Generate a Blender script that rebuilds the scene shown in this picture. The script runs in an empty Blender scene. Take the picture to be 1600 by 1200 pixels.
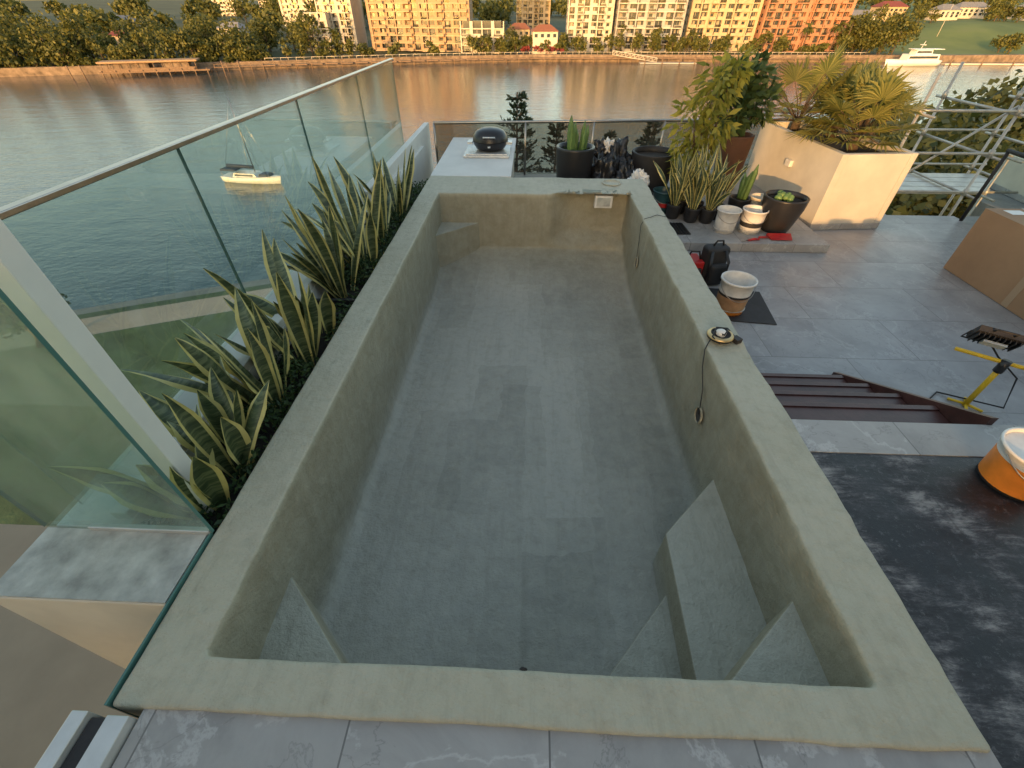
import bpy, math, random
from mathutils import Vector, noise
random.seed(7)
R=random.random
def U(a,b): return a+(b-a)*random.random()

# ---------------------------------------------------------------- materials
def newmat(name):
    m=bpy.data.materials.new(name); m.use_nodes=True
    nt=m.node_tree; nt.nodes.clear()
    o=nt.nodes.new('ShaderNodeOutputMaterial')
    return m,nt,o
def N(nt,t,**k):
    n=nt.nodes.new(t)
    for a,b in k.items(): setattr(n,a,b)
    return n
def col(c): return (c[0],c[1],c[2],1)
def ramp(nt,fac,stops):
    r=nt.nodes.new('ShaderNodeValToRGB')
    e=r.color_ramp.elements
    e[0].position=stops[0][0]; e[0].color=col(stops[0][1])
    e[1].position=stops[-1][0]; e[1].color=col(stops[-1][1])
    for p,c in stops[1:-1]:
        x=e.new(p); x.color=col(c)
    nt.links.new(fac,r.inputs[0]); return r.outputs[0]
def mixc(nt,fac,a,b,bt='MIX'):
    m=nt.nodes.new('ShaderNodeMix'); m.data_type='RGBA'; m.blend_type=bt
    for i,v in ((0,fac),(6,a),(7,b)):
        if isinstance(v,(int,float)): m.inputs[i].default_value=v
        elif isinstance(v,tuple): m.inputs[i].default_value=col(v)
        else: nt.links.new(v,m.inputs[i])
    return m.outputs[2]
def coords(nt,scale=(1,1,1),rot=(0,0,0)):
    t=nt.nodes.new('ShaderNodeTexCoord'); mp=nt.nodes.new('ShaderNodeMapping')
    mp.inputs['Scale'].default_value=scale; mp.inputs['Rotation'].default_value=rot
    nt.links.new(t.outputs['Object'],mp.inputs['Vector']); return mp.outputs[0]
def noi(nt,vec,scale,detail=4,rough=.5,dist=0):
    n=N(nt,'ShaderNodeTexNoise'); n.inputs['Scale'].default_value=scale; n.inputs['Detail'].default_value=detail
    n.inputs['Roughness'].default_value=rough; n.inputs['Distortion'].default_value=dist
    nt.links.new(vec,n.inputs['Vector']); return n.outputs['Fac']
def bump(nt,h,strength,dist,prev=None):
    b=N(nt,'ShaderNodeBump'); b.inputs['Strength'].default_value=strength; b.inputs['Distance'].default_value=dist
    nt.links.new(h,b.inputs['Height'])
    if prev is not None: nt.links.new(prev,b.inputs['Normal'])
    return b.outputs[0]
def prin(nt,o,c,rough=.6,metal=0,normal=None,spec=None,coat=0):
    p=nt.nodes.new('ShaderNodeBsdfPrincipled')
    if isinstance(c,tuple): p.inputs['Base Color'].default_value=col(c)
    else: nt.links.new(c,p.inputs['Base Color'])
    if isinstance(rough,(int,float)): p.inputs['Roughness'].default_value=rough
    else: nt.links.new(rough,p.inputs['Roughness'])
    p.inputs['Metallic'].default_value=metal
    if spec is not None: p.inputs['Specular IOR Level'].default_value=spec
    p.inputs['Coat Weight'].default_value=coat
    if normal is not None: nt.links.new(normal,p.inputs['Normal'])
    nt.links.new(p.outputs[0],o.inputs[0]); return p
def simple(name,c,rough=.6,metal=0,var=.15,scale=6,bumps=.15,bd=.004,spec=None,coat=0):
    m,nt,o=newmat(name); v=coords(nt)
    n=noi(nt,v,scale,5,.6)
    lo=tuple(x*(1-var) for x in c); hi=tuple(min(1,x*(1+var)) for x in c)
    cc=ramp(nt,n,[(.3,lo),(.7,hi)])
    nb=noi(nt,v,scale*8,4,.6)
    prin(nt,o,cc,rough,metal,bump(nt,nb,bumps,bd) if bumps else None,spec,coat); return m

def mat_pool(step=False):
    m,nt,o=newmat('pool_step_top_lit' if step else 'pool_render_coat'); v=coords(nt)
    big=noi(nt,v,1.6,4,.55,.4); mid=noi(nt,v,9,6,.7,.3)
    c=ramp(nt,big,[(.3,(.385,.368,.275)),(.7,(.45,.43,.335))])
    if step: c=ramp(nt,big,[(.3,(.37,.365,.30)),(.7,(.43,.42,.35))])  # step tops: paler copy of the coat, light from above put into colour
    else:
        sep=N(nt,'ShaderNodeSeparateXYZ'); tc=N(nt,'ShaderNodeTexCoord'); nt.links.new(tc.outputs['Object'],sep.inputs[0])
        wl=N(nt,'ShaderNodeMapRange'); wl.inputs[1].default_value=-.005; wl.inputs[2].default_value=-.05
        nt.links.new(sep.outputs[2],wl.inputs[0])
        wall_shade=ramp(nt,big,[(.3,(.255,.23,.160)),(.7,(.32,.295,.212))])
        c=mixc(nt,wl.outputs[0],c,wall_shade)  # wall shade and warm bounce mixed into the colour of the same coat
        fl=N(nt,'ShaderNodeMapRange'); fl.inputs[1].default_value=-.62; fl.inputs[2].default_value=-.80
        nt.links.new(sep.outputs[2],fl.inputs[0])
        dn=N(nt,'ShaderNodeTexNoise'); dn.inputs['Scale'].default_value=2.4; dn.inputs['Detail'].default_value=8; dn.inputs['Roughness'].default_value=.55
        nt.links.new(v,dn.inputs['Vector'])
        va=N(nt,'ShaderNodeVectorMath',operation='MULTIPLY_ADD'); va.inputs[1].default_value=(.22,.22,0)
        nt.links.new(dn.outputs['Color'],va.inputs[0]); nt.links.new(v,va.inputs[2])
        def brick(loc,w,h):
            mp=N(nt,'ShaderNodeMapping'); mp.inputs['Rotation'].default_value=(0,0,math.radians(90)); mp.inputs['Location'].default_value=loc
            nt.links.new(va.outputs[0],mp.inputs['Vector'])
            br=N(nt,'ShaderNodeTexBrick'); br.inputs['Scale'].default_value=1.0; br.inputs['Mortar Size'].default_value=0
            br.inputs['Brick Width'].default_value=w; br.inputs['Row Height'].default_value=h
            br.inputs['Color1'].default_value=(.0,.0,.0,1); br.inputs['Color2'].default_value=(1,1,1,1)
            nt.links.new(mp.outputs[0],br.inputs['Vector']); return br.outputs['Color']
        flc=mixc(nt,brick((.2,.3,0),1.15,.42),(.265,.262,.222),(.41,.40,.345))
        flc=mixc(nt,.42,flc,mixc(nt,brick((.75,.1,0),.83,.36),(.24,.24,.205),(.44,.43,.375)))
        flc=mixc(nt,ramp(nt,big,[(.48,(0,0,0)),(.66,(.45,.45,.45))]),flc,(.41,.40,.35))
        c=mixc(nt,fl.outputs[0],c,flc)  # floor patches kept cooler than the coat, sky reflection put into the colour
    c=mixc(nt,ramp(nt,mid,[(.38,(0,0,0)),(.72,(.38,.38,.38))]),c,(.50,.48,.39))
    st=noi(nt,coords(nt,(14,14,1.2)),1,5,.65)
    c=mixc(nt,ramp(nt,st,[(.48,(0,0,0)),(.75,(.34,.34,.34))]),c,(.21,.195,.14))
    st2=noi(nt,coords(nt,(22,2.2,8),(0,0,.08)),1,5,.7)
    c=mixc(nt,ramp(nt,st2,[(.50,(0,0,0)),(.72,(.28,.28,.28))]),c,(.23,.22,.175))
    fine=noi(nt,v,95,4,.75); med=noi(nt,v,18,5,.65)
    b=bump(nt,med,.65,.02); b=bump(nt,fine,1.0,.0045,b)
    prin(nt,o,c,.60,0,b,.45); return m
def mat_tiles(name,base,bw,bh,off=(0,0),rot=0,rough=.32,vein=.45):
    m,nt,o=newmat(name)
    tc=N(nt,'ShaderNodeTexCoord'); mp=N(nt,'ShaderNodeMapping'); mp.inputs['Location'].default_value=(off[0],off[1],0); mp.inputs['Rotation'].default_value=(0,0,rot)
    nt.links.new(tc.outputs['Object'],mp.inputs[0]); v=mp.outputs[0]
    br=N(nt,'ShaderNodeTexBrick'); br.offset=.5; br.inputs['Scale'].default_value=1; br.inputs['Mortar Size'].default_value=.003
    br.inputs['Mortar Smooth'].default_value=.1
    br.inputs['Brick Width'].default_value=bw; br.inputs['Row Height'].default_value=bh
    br.inputs['Color1'].default_value=(0,0,0,1); br.inputs['Color2'].default_value=(1,1,1,1); br.inputs['Mortar'].default_value=(.5,.5,.5,1)
    nt.links.new(v,br.inputs['Vector'])
    sc=N(nt,'ShaderNodeVectorMath',operation='SCALE'); sc.inputs['Scale'].default_value=7; nt.links.new(br.outputs['Color'],sc.inputs[0])
    ad=N(nt,'ShaderNodeVectorMath',operation='ADD'); nt.links.new(v,ad.inputs[0]); nt.links.new(sc.outputs[0],ad.inputs[1])
    cl=noi(nt,ad.outputs[0],2.2,8,.68,.4)
    d=tuple(x*.66 for x in base); l=tuple(min(1,x*1.28) for x in base)
    c=ramp(nt,cl,[(.28,d),(.5,base),(.72,l)])
    vn=noi(nt,ad.outputs[0],1.5,8,.62,.35)
    vm=ramp(nt,vn,[(.487,(0,0,0)),(.500,(vein,)*3),(.503,(vein,)*3),(.516,(0,0,0))])
    c=mixc(nt,vm,c,(.50,.49,.48))
    vn2=noi(nt,ad.outputs[0],2.6,7,.58,.4)
    vm2=ramp(nt,vn2,[(.494,(0,0,0)),(.5,(.5,.5,.5)),(.506,(0,0,0))])
    c=mixc(nt,vm2,c,tuple(x*.45 for x in base))
    c=mixc(nt,br.outputs['Fac'],c,(.13,.125,.12))
    dirt=noi(nt,v,.9,6,.65); c=mixc(nt,ramp(nt,dirt,[(.45,(0,0,0)),(.72,(.35,.35,.35))]),c,(.43,.42,.40))
    rr=ramp(nt,dirt,[(.3,(rough,)*3),(.7,(rough+.25,)*3)])
    inv=N(nt,'ShaderNodeMath',operation='SUBTRACT'); inv.inputs[0].default_value=1; nt.links.new(br.outputs['Fac'],inv.inputs[1])
    prin(nt,o,c,rr,0,bump(nt,inv.outputs[0],.5,.002)); return m
def mat_membrane():
    m,nt,o=newmat('black_membrane'); v=coords(nt)
    a=noi(nt,coords(nt,(4,13,1),(0,0,.12)),1,9,.85,.3); b2=noi(nt,v,2.6,5,.6,.4); s=noi(nt,v,38,6,.8)
    mm=N(nt,'ShaderNodeMath',operation='MULTIPLY'); nt.links.new(a,mm.inputs[0]); nt.links.new(b2,mm.inputs[1])
    c=ramp(nt,mm.outputs[0],[(.21,(.008,.009,.011)),(.26,(.025,.025,.03)),(.30,(.075,.075,.08)),(.37,(.24,.235,.23))])
    c=mixc(nt,ramp(nt,s,[(.56,(0,0,0)),(.66,(.5,.5,.5))]),c,(.15,.15,.155))
    br=N(nt,'ShaderNodeTexBrick'); br.offset=0; br.inputs['Scale'].default_value=1; br.inputs['Mortar Size'].default_value=.006; br.inputs['Mortar Smooth'].default_value=.6
    br.inputs['Brick Width'].default_value=.6; br.inputs['Row Height'].default_value=.3; nt.links.new(v,br.inputs['Vector'])
    hm=N(nt,'ShaderNodeMath',operation='MULTIPLY'); hm.inputs[1].default_value=.35; nt.links.new(br.outputs['Fac'],hm.inputs[0])
    c=mixc(nt,hm.outputs[0],c,(.01,.01,.012))
    rg=ramp(nt,b2,[(.4,(.42,)*3),(.6,(.7,)*3)])
    prin(nt,o,c,rg,0,bump(nt,s,.5,.003)); return m
def mat_glass(name,tint=(.80,.92,.89),refl=1.0,haze=.05,hz=(.55,.75,.72)):
    m,nt,o=newmat(name)
    t=N(nt,'ShaderNodeBsdfTransparent'); t.inputs[0].default_value=col(tint)
    g=N(nt,'ShaderNodeBsdfGlossy'); g.inputs['Roughness'].default_value=.02; g.inputs[0].default_value=(.9,.97,.95,1)
    f=N(nt,'ShaderNodeFresnel'); f.inputs[0].default_value=1.5
    d=N(nt,'ShaderNodeBsdfDiffuse'); d.inputs[0].default_value=col(hz)
    s=noi(nt,coords(nt,(1,1,.4)),5,6,.7); hm=ramp(nt,s,[(.4,(haze*.5,)*3),(.75,(haze*2,)*3)])
    x1=N(nt,'ShaderNodeMixShader'); nt.links.new(hm,x1.inputs[0]); nt.links.new(t.outputs[0],x1.inputs[1]); nt.links.new(d.outputs[0],x1.inputs[2])
    mu=N(nt,'ShaderNodeMath',operation='MULTIPLY'); mu.inputs[1].default_value=refl; mu.use_clamp=True; nt.links.new(f.outputs[0],mu.inputs[0])
    x=N(nt,'ShaderNodeMixShader'); nt.links.new(mu.outputs[0],x.inputs[0]); nt.links.new(x1.outputs[0],x.inputs[1]); nt.links.new(g.outputs[0],x.inputs[2])
    nt.links.new(x.outputs[0],o.inputs[0]); return m
def mat_leaf(name,dark,light,trans=.3,rough=.6):
    m,nt,o=newmat(name); g=N(nt,'ShaderNodeNewGeometry')
    c=ramp(nt,g.outputs['Random Per Island'],[(0,dark),(1,light)])
    d=N(nt,'ShaderNodeBsdfPrincipled'); nt.links.new(c,d.inputs['Base Color']); d.inputs['Roughness'].default_value=rough
    t=N(nt,'ShaderNodeBsdfTranslucent'); nt.links.new(c,t.inputs[0])
    x=N(nt,'ShaderNodeMixShader'); x.inputs[0].default_value=trans
    nt.links.new(d.outputs[0],x.inputs[1]); nt.links.new(t.outputs[0],x.inputs[2]); nt.links.new(x.outputs[0],o.inputs[0]); return m
def mat_snake():
    m,nt,o=newmat('snake_leaf_centre')
    n=noi(nt,coords(nt,(4,4,34)),1.6,4,.6,.8)
    c=ramp(nt,n,[(.38,(.028,.048,.022)),(.5,(.06,.085,.035)),(.60,(.13,.155,.075))])
    prin(nt,o,c,.38); return m
def mat_water():
    m,nt,o=newmat('river_water')
    a=noi(nt,coords(nt,(.16,.30,1),(0,0,.2)),1,5,.6,.2); b2=noi(nt,coords(nt,(1.1,1.7,1),(0,0,-.3)),1,4,.6)
    L=noi(nt,coords(nt,(.012,.03,1),(0,0,.25)),1,4,.55)
    b=bump(nt,a,.15,1.0); b=bump(nt,b2,.28,.2,b)
    c=ramp(nt,L,[(.35,(.028,.056,.066)),(.65,(.046,.078,.086))])
    rg=ramp(nt,L,[(.4,(.03,)*3),(.65,(.10,)*3)])
    p=prin(nt,o,c,rg,0,b); p.inputs['IOR'].default_value=1.45; return m
def mat_farland():
    m,nt,o=newmat('far_land'); v=coords(nt)
    n=noi(nt,v,.03,6,.6); c=ramp(nt,n,[(.35,(.035,.045,.018)),(.6,(.06,.075,.03)),(.75,(.10,.085,.05))])
    c2=ramp(nt,n,[(.35,(.08,.12,.03)),(.6,(.13,.17,.04)),(.75,(.15,.17,.06))])
    sep=N(nt,'ShaderNodeSeparateXYZ'); nt.links.new(v,sep.inputs[0]); mr=N(nt,'ShaderNodeMapRange'); mr.inputs[1].default_value=165; mr.inputs[2].default_value=190
    nt.links.new(sep.outputs[0],mr.inputs[0])
    prin(nt,o,mixc(nt,mr.outputs[0],c,c2),.9); return m

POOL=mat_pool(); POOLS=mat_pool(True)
TILE=mat_tiles('grey_marble_tile',(.275,.27,.27),1.2,.6,(.35,.1),0,.3,.30)
TILE2=mat_tiles('grey_marble_paver',(.30,.292,.28),.6,.6,(.2,.05),0,.35,.55)
MEMB=mat_membrane()
GLASS=mat_glass('balustrade_glass',(.84,.91,.895),1.5,.05,(.6,.70,.69))
GLASSG=mat_glass('thick_green_glass',(.72,.86,.82),1.4,.15,(.54,.68,.63))
GLASSB=mat_glass('smoked_glass',(.62,.62,.58),1.0,.05,(.4,.36,.3))
GEDGE=simple('glass_edge_green',(.07,.17,.15),.15,0,.1,3,0)
STEEL=simple('brushed_steel',(.40,.36,.32),.28,1,.12,12,.05)
STEELP=simple('pale_metal',(.62,.62,.60),.4,.6,.08,12,.05)
WHITE=simple('white_render',(.66,.65,.61),.7,0,.07,3,.2)
CREAM=simple('cream_render',(.60,.56,.47),.8,0,.10,3,.35)
BEIGE=simple('beige_render',(.38,.29,.20),.85,0,.08,2,.2)
CONC=simple('pale_concrete',(.42,.43,.40),.7,0,.35,9,.6)
SOIL=simple('dark_soil',(.03,.025,.02),.95,0,.4,14,1,.02)
BLACK=simple('black_plastic',(.018,.018,.02),.35,0,.2,8,.1)
BLACKM=simple('matt_black',(.02,.02,.022),.65,0,.3,10,.3)
WHITEP=simple('white_plastic',(.66,.65,.62),.4,0,.12,14,.1)
REDP=simple('red_plastic',(.42,.02,.02),.4,0,.1,9,.1)
ORANGE=simple('orange_plastic',(.75,.23,.03),.4,0,.15,12,.1)
TAN=simple('tan_plastic',(.42,.24,.12),.5,0,.3,12,.2)
BROWN=simple('oxide_red_steel',(.075,.030,.025),.42,0,.3,7,.2)
YEL=simple('yellow_paint',(.72,.46,.02),.4,0,.1,9,.1)
CARD=simple('cardboard',(.33,.205,.115),.85,0,.12,2.5,.15)
TAPE=simple('packing_tape',(.38,.27,.17),.3,0,.05,3,0)
TERRA=simple('rust_pot',(.10,.045,.025),.7,0,.2,6,.2)
GALV=simple('galvanised_tube',(.46,.44,.39),.45,.5,.2,9,.2)
TEALP=simple('dark_teal_plastic',(.02,.07,.09),.4,0,.1,9,.1)
BRASS=simple('brass_ring',(.55,.40,.20),.35,.7,.15,9,.1)
SNAKE=mat_snake(); SNEDGE=simple('snake_leaf_edge',(.52,.46,.17),.42,0,.2,9,0)
LEAFY=mat_leaf('yellow_green_leaf',(.16,.19,.03),(.42,.38,.06),.45)
LEAFD=mat_leaf('dark_green_leaf',(.025,.06,.02),(.09,.14,.04),.25)
LEAFP=mat_leaf('palm_leaf',(.10,.13,.03),(.32,.30,.08),.35)
LEAFT=mat_leaf('tree_leaf',(.035,.055,.015),(.20,.18,.04),.35)
LEAFF=mat_leaf('far_tree_leaf',(.045,.065,.015),(.19,.18,.035),.4)
LEAFC=mat_leaf('conifer_leaf',(.012,.03,.015),(.035,.06,.03),.2)
GCOV=mat_leaf('ground_cover_leaf',(.02,.05,.015),(.07,.12,.035),.25)
CACT=simple('cactus_green',(.12,.21,.06),.5,0,.2,14,.3)
BARK=simple('bark',(.10,.07,.045),.9,0,.3,9,.6)
WATER=mat_water(); FARL=mat_farland()
GRASS=simple('grass',(.05,.085,.035),.95,0,.35,.6,.5,.05)
PATH=simple('path_concrete',(.30,.27,.23),.85,0,.1,.5,.2)
SAND=simple('river_sand',(.25,.22,.185),.9,0,.2,.4,.3,.05)
STONE=simple('sea_wall_stone',(.20,.145,.10),.9,0,.5,.5,.5,.1)
NAVY=simple('navy_canvas',(.02,.03,.06),.7,0,.2,4,.2)
WOOD=simple('weathered_timber',(.20,.13,.08),.8,0,.3,2,.4)
WIN=simple('window_glass',(.035,.045,.05),.10,0,.3,.3,0,.004,1.0)
WINL=simple('curtained_window',(.30,.25,.18),.25,0,.3,.3,0)
FT=simple('tan_facade',(.38,.25,.145),.85,0,.10,.3,.1)
FTB=simple('tan_band',(.46,.34,.21),.85,0,.10,.3,.1)
FW=simple('white_facade',(.54,.48,.39),.8,0,.08,.3,.1)
FC=simple('cream_facade',(.47,.36,.22),.8,0,.08,.3,.1)
FO=simple('terracotta_facade',(.38,.19,.11),.85,0,.08,.3,.1)
FG=simple('grey_facade',(.36,.34,.31),.8,0,.06,.3,.1)
BOATW=simple('boat_gelcoat',(.72,.70,.66),.3,0,.05,1,0)
ROOFO=simple('terracotta_roof',(.26,.10,.055),.85,0,.15,1,.3)
ROOFG=simple('grey_roof',(.20,.20,.21),.8,0,.15,1,.3)
ROOFR=simple('red_roof',(.20,.05,.04),.85,0,.15,1,.3)

# ---------------------------------------------------------------- mesh builder
class M:
    def __init__(s): s.v=[];s.f=[];s.m=[];s.sm=[]
    def add(s,v,f,mi=0,smooth=False):
        b=len(s.v); s.v+= [tuple(x) for x in v]
        for q in f: s.f.append(tuple(b+i for i in q)); s.m.append(mi); s.sm.append(smooth)
    def box(s,x0,x1,y0,y1,z0,z1,mi=0,rot=0,c=None):
        v=[(x,y,z) for z in (z0,z1) for y in (y0,y1) for x in (x0,x1)]
        if rot:
            cx,cy=c if c else ((x0+x1)/2,(y0+y1)/2); ca,sa=math.cos(rot),math.sin(rot)
            v=[(cx+(x-cx)*ca-(y-cy)*sa,cy+(x-cx)*sa+(y-cy)*ca,z) for x,y,z in v]
        s.add(v,[(0,2,3,1),(4,5,7,6),(0,1,5,4),(2,6,7,3),(0,4,6,2),(1,3,7,5)],mi)
    def tube(s,pts,r,mi=0,n=8,caps=True):
        pts=[Vector(p) for p in pts]; rs=r if isinstance(r,(list,tuple)) else [r]*len(pts)
        V=[];up=Vector((0,0,1))
        for i,p in enumerate(pts):
            d=(pts[min(i+1,len(pts)-1)]-pts[max(i-1,0)]).normalized()
            a=d.cross(up)
            if a.length<.05: a=d.cross(Vector((1,0,0)))
            a.normalize(); b=d.cross(a)
            for k in range(n):
                t=2*math.pi*k/n; V.append(p+(a*math.cos(t)+b*math.sin(t))*rs[i])
        F=[]
        for i in range(len(pts)-1):
            for k in range(n):
                k2=(k+1)%n; F.append((i*n+k,i*n+k2,(i+1)*n+k2,(i+1)*n+k))
        if caps: F.append(tuple(range(n))[::-1]); F.append(tuple((len(pts)-1)*n+k for k in range(n)))
        s.add(V,F,mi,True)
    def lathe(s,prof,c,mi=0,n=32,mis=None,sx=1,sy=1,capb=True,capt=False):
        V=[]
        for r,z in prof:
            for k in range(n):
                t=2*math.pi*k/n; V.append((c[0]+r*sx*math.cos(t),c[1]+r*sy*math.sin(t),c[2]+z))
        for i in range(len(prof)-1):
            F=[(i*n+k,i*n+(k+1)%n,(i+1)*n+(k+1)%n,(i+1)*n+k) for k in range(n)]
            mm=mis[i] if mis else mi
            b=len(s.v)
            if i==0: base=b; s.v+= [tuple(x) for x in V]
            for q in F: s.f.append(tuple(base+j for j in q)); s.m.append(mm); s.sm.append(True)
        if capb: s.f.append(tuple(base+k for k in range(n))[::-1]); s.m.append(mis[0] if mis else mi); s.sm.append(False)
        if capt: s.f.append(tuple(base+(len(prof)-1)*n+k for k in range(n))); s.m.append(mis[-1] if mis else mi); s.sm.append(False)
    def blob(s,c,sc,seed=0,amp=.25,fr=2.5,mi=0,nu=20,nv=12):
        V=[];F=[]
        for j in range(nv+1):
            ph=math.pi*j/nv
            for i in range(nu):
                th=2*math.pi*i/nu; d=Vector((math.sin(ph)*math.cos(th),math.sin(ph)*math.sin(th),math.cos(ph)))
                k=1+amp*noise.noise(d*fr+Vector((seed*7.1,seed,0)))+amp*.5*noise.noise(d*fr*3+Vector((seed,0,seed)))
                V.append((c[0]+d.x*k*sc[0],c[1]+d.y*k*sc[1],c[2]+d.z*k*sc[2]))
        for j in range(nv):
            for i in range(nu): F.append((j*nu+i,(j+1)*nu+i,(j+1)*nu+(i+1)%nu,j*nu+(i+1)%nu))
        s.add(V,F,mi,True)
    def leaf(s,c,d,n,L,W,mi=0):
        c=Vector(c); d=d.normalized(); a=d.cross(n)
        if a.length<.01: a=Vector((1,0,0))
        a.normalize()
        s.add([c,c+d*L*.45+a*W*.5,c+d*L,c+d*L*.45-a*W*.5],[(0,1,2,3)],mi)
    def obj(s,name,mats,parent=None,bevel=0,seg=2):
        me=bpy.data.meshes.new(name); me.from_pydata(s.v,[],s.f)
        for m in mats: me.materials.append(m)
        me.polygons.foreach_set('material_index',s.m); me.polygons.foreach_set('use_smooth',s.sm); me.update()
        o=bpy.data.objects.new(name,me); bpy.context.collection.objects.link(o)
        if parent: o.parent=parent
        if bevel:
            b=o.modifiers.new('bevel','BEVEL'); b.width=bevel; b.segments=seg; b.limit_method='ANGLE'
        return o
def empty(name):
    e=bpy.data.objects.new(name,None); bpy.context.collection.objects.link(e); return e
def rv():
    while True:
        v=Vector((U(-1,1),U(-1,1),U(-1,1)))
        if .05<v.length<1: return v.normalized()
def sstep(a,b,x):
    t=max(0,min(1,(x-a)/(b-a))); return t*t*(3-2*t)

# ---------------------------------------------------------------- swimming pool
pool=empty('swimming_pool')
X0,X1,Y0,Y1=-1.03,1.125,.418,5.0
OX0,OX1,OY0,OY1=-1.24,1.372,.272,5.62
def ring(x0,x1,y0,y1,r,z,NX=60,NY=130,MC=10,rn=None):
    P=[]; q=r if rn is None else rn
    def seg(a,b,n):
        for i in range(n): t=i/n; P.append([a[0]+(b[0]-a[0])*t,a[1]+(b[1]-a[1])*t,z])
    def arc(cx,cy,a0,n,r):
        for i in range(n): t=a0+math.pi/2*i/n; P.append([cx+r*math.cos(t),cy+r*math.sin(t),z])
    seg((x0+q,y0),(x1-q,y0),NX); arc(x1-q,y0+q,-math.pi/2,MC,q)
    seg((x1,y0+q),(x1,y1-r),NY); arc(x1-r,y1-r,0,MC,r)
    seg((x1-r,y1),(x0+r,y1),NX); arc(x0+r,y1-r,math.pi/2,MC,r)
    seg((x0,y1-r),(x0,y0+q),NY); arc(x0+q,y0+q,math.pi,MC,q)
    return P
rings=[]
def outer(ins,z): rings.append((ring(OX0+ins,OX1-ins,OY0+ins,OY1-ins,.012,z),0))
outer(0,-.6); outer(0,-.3); outer(0,-.03); outer(.001,-.008); outer(.004,-.002); outer(.010,0)
for t in (.04,.15,.3,.45,.6,.75,.9,.97):
    a=ring(OX0+.018,OX1-.018,OY0+.018,OY1-.018,.012,0); b=ring(X0-.014,X1+.014,Y0-.014,Y1+.014,.02,0)
    rings.append(([[p[0]*(1-t)+q[0]*t,p[1]*(1-t)+q[1]*t,0] for p,q in zip(a,b)],0))
def inner(i,z,rf=None,r=.022,rn=None): 
    rings.append((ring(X0+i,X1-i,Y0+i,Y1-(i if rf is None else rf),max(r,.022),z,rn=rn),1))
inner(-.010,0); inner(-.004,-.002); inner(-.001,-.006); inner(0,-.014)
for z in (-.05,-.1,-.16,-.22,-.28,-.34,-.40,-.46): inner(0,z)
for z in (-.52,-.57,-.62,-.66,-.70,-.73): inner(0,z,0,.022+.10*sstep(-.46,-.75,z),.022)
D=.825; r=.07
inner(0,-.75,0,.13,.022)
for k in range(1,9):
    a=math.pi/2*k/8; c1=1-math.cos(a); inner(r*c1,-(D-r)-r*math.sin(a),.40*c1,.13+.32*c1,.025+.04*c1)
for k in range(1,15):
    t=k/14; i=r+(1.03-r)*t; inner(i,-D,.40+(i-r),.45*(1-t)+.02,.065*(1-t)+.02)
pm=M(); V=[]; n=len(rings[0][0])
for P,kind in rings:
    for x,y,z in P:
        z0=z
        if kind==1 and y>4.9: y+=.17*sstep(.18,.5,x)*sstep(-.75,-.45,z0)
        if kind==1: z+= .14*sstep(4.0,5.0,y)*sstep(-.35,-.82,z0)
        q=Vector((x,y,z))
        w=.007*noise.noise(q*2.2)+.005*noise.noise(q*6)+.003*noise.noise(q*15)
        w2=.007*noise.noise(q*2.0+Vector((9,3,1)))+.0045*noise.noise(q*8+Vector((5,0,1)))
        V.append((x+w+w2*.5,y+w2,z+w*.9))
F=[]
for i in range(len(rings)-1):
    for k in range(n): k2=(k+1)%n; F.append((i*n+k,i*n+k2,(i+1)*n+k2,(i+1)*n+k))
F.append(tuple((len(rings)-1)*n+k for k in range(n)))
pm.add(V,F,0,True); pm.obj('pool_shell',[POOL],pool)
def prism(name,poly,zt,zb=-.95):
    m=M(); k=len(poly); v=[(x,y,zt) for x,y in poly]+[(x,y,zb) for x,y in poly]
    m.add(v,[tuple(range(k))],1); m.f.append  # top
    b=0
    for i in range(k): m.f.append((i,i+k,(i+1)%k+k,(i+1)%k)); m.m.append(0); m.sm.append(False)
    m.obj(name,[POOL,POOLS],pool,.007,3)  # sides take the shaded wall colour, tops the lit copy
prism('corner_seat',[(-1.09,.36),(-.60,.36),(-.60,.418),(-1.03,.83),(-1.09,.86)],-.34)
prism('corner_step_upper',[(1.18,.36),(1.18,.82),(1.125,.775),(.70,.418),(.70,.36)],-.235)
prism('bench_step',[(1.18,.35),(1.18,1.62),(1.12,1.56),(.765,1.20),(.735,.35)],-.50)
prism('corner_step_lower',[(.80,.34),(.80,1.0),(.75,.955),(.24,.40),(.24,.34)],-.68)
prism('far_corner_seat',[(-1.09,5.06),(-1.09,4.55),(-1.03,4.60),(-.59,5.0),(-.59,5.06)],-.33)
m=M()
m.box(.74,.94,5.06,5.145,-.165,-.03,0); m.box(.765,.915,5.054,5.0655,-.145,-.05,1)
m.obj('skimmer_box',[WHITEP,CONC],pool,.006)
m=M(); m.blob((.02,.424,-.008),(.012,.005,.006),4,.6,3,0); m.obj('rim_chip',[BLACKM],pool)
for i,(yy,zz) in enumerate(((1.96,-.367),(4.18,-.40))):
    m=M(); c=Vector((1.112,yy,zz)); NN=24
    vo=[];
    for rr,xx in ((.060,.004),(.056,-.007),(.052,-.007),(.050,.002)):
        for k in range(NN): t=2*math.pi*k/NN; vo.append((c.x+xx,c.y+rr*math.cos(t)*.9,c.z+rr*math.sin(t)))
    fs=[(a*NN+k,a*NN+(k+1)%NN,(a+1)*NN+(k+1)%NN,(a+1)*NN+k) for a in range(3) for k in range(NN)]
    m.add(vo,fs,0,True); m.add(vo[3*NN:],[tuple(range(NN))],1)
    m.obj('light_niche_%d'%(i+1),[POOL,BLACK],pool)
m=M(); m.lathe([(.11,.002),(.115,.010),(.10,.012),(.098,.004),(0.001,.004)],(.96,5.42,0),0,28,capb=False)
m.obj('skimmer_lid_ring',[POOL],pool)
m=M()
c=(1.225,2.28,.012)
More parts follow.
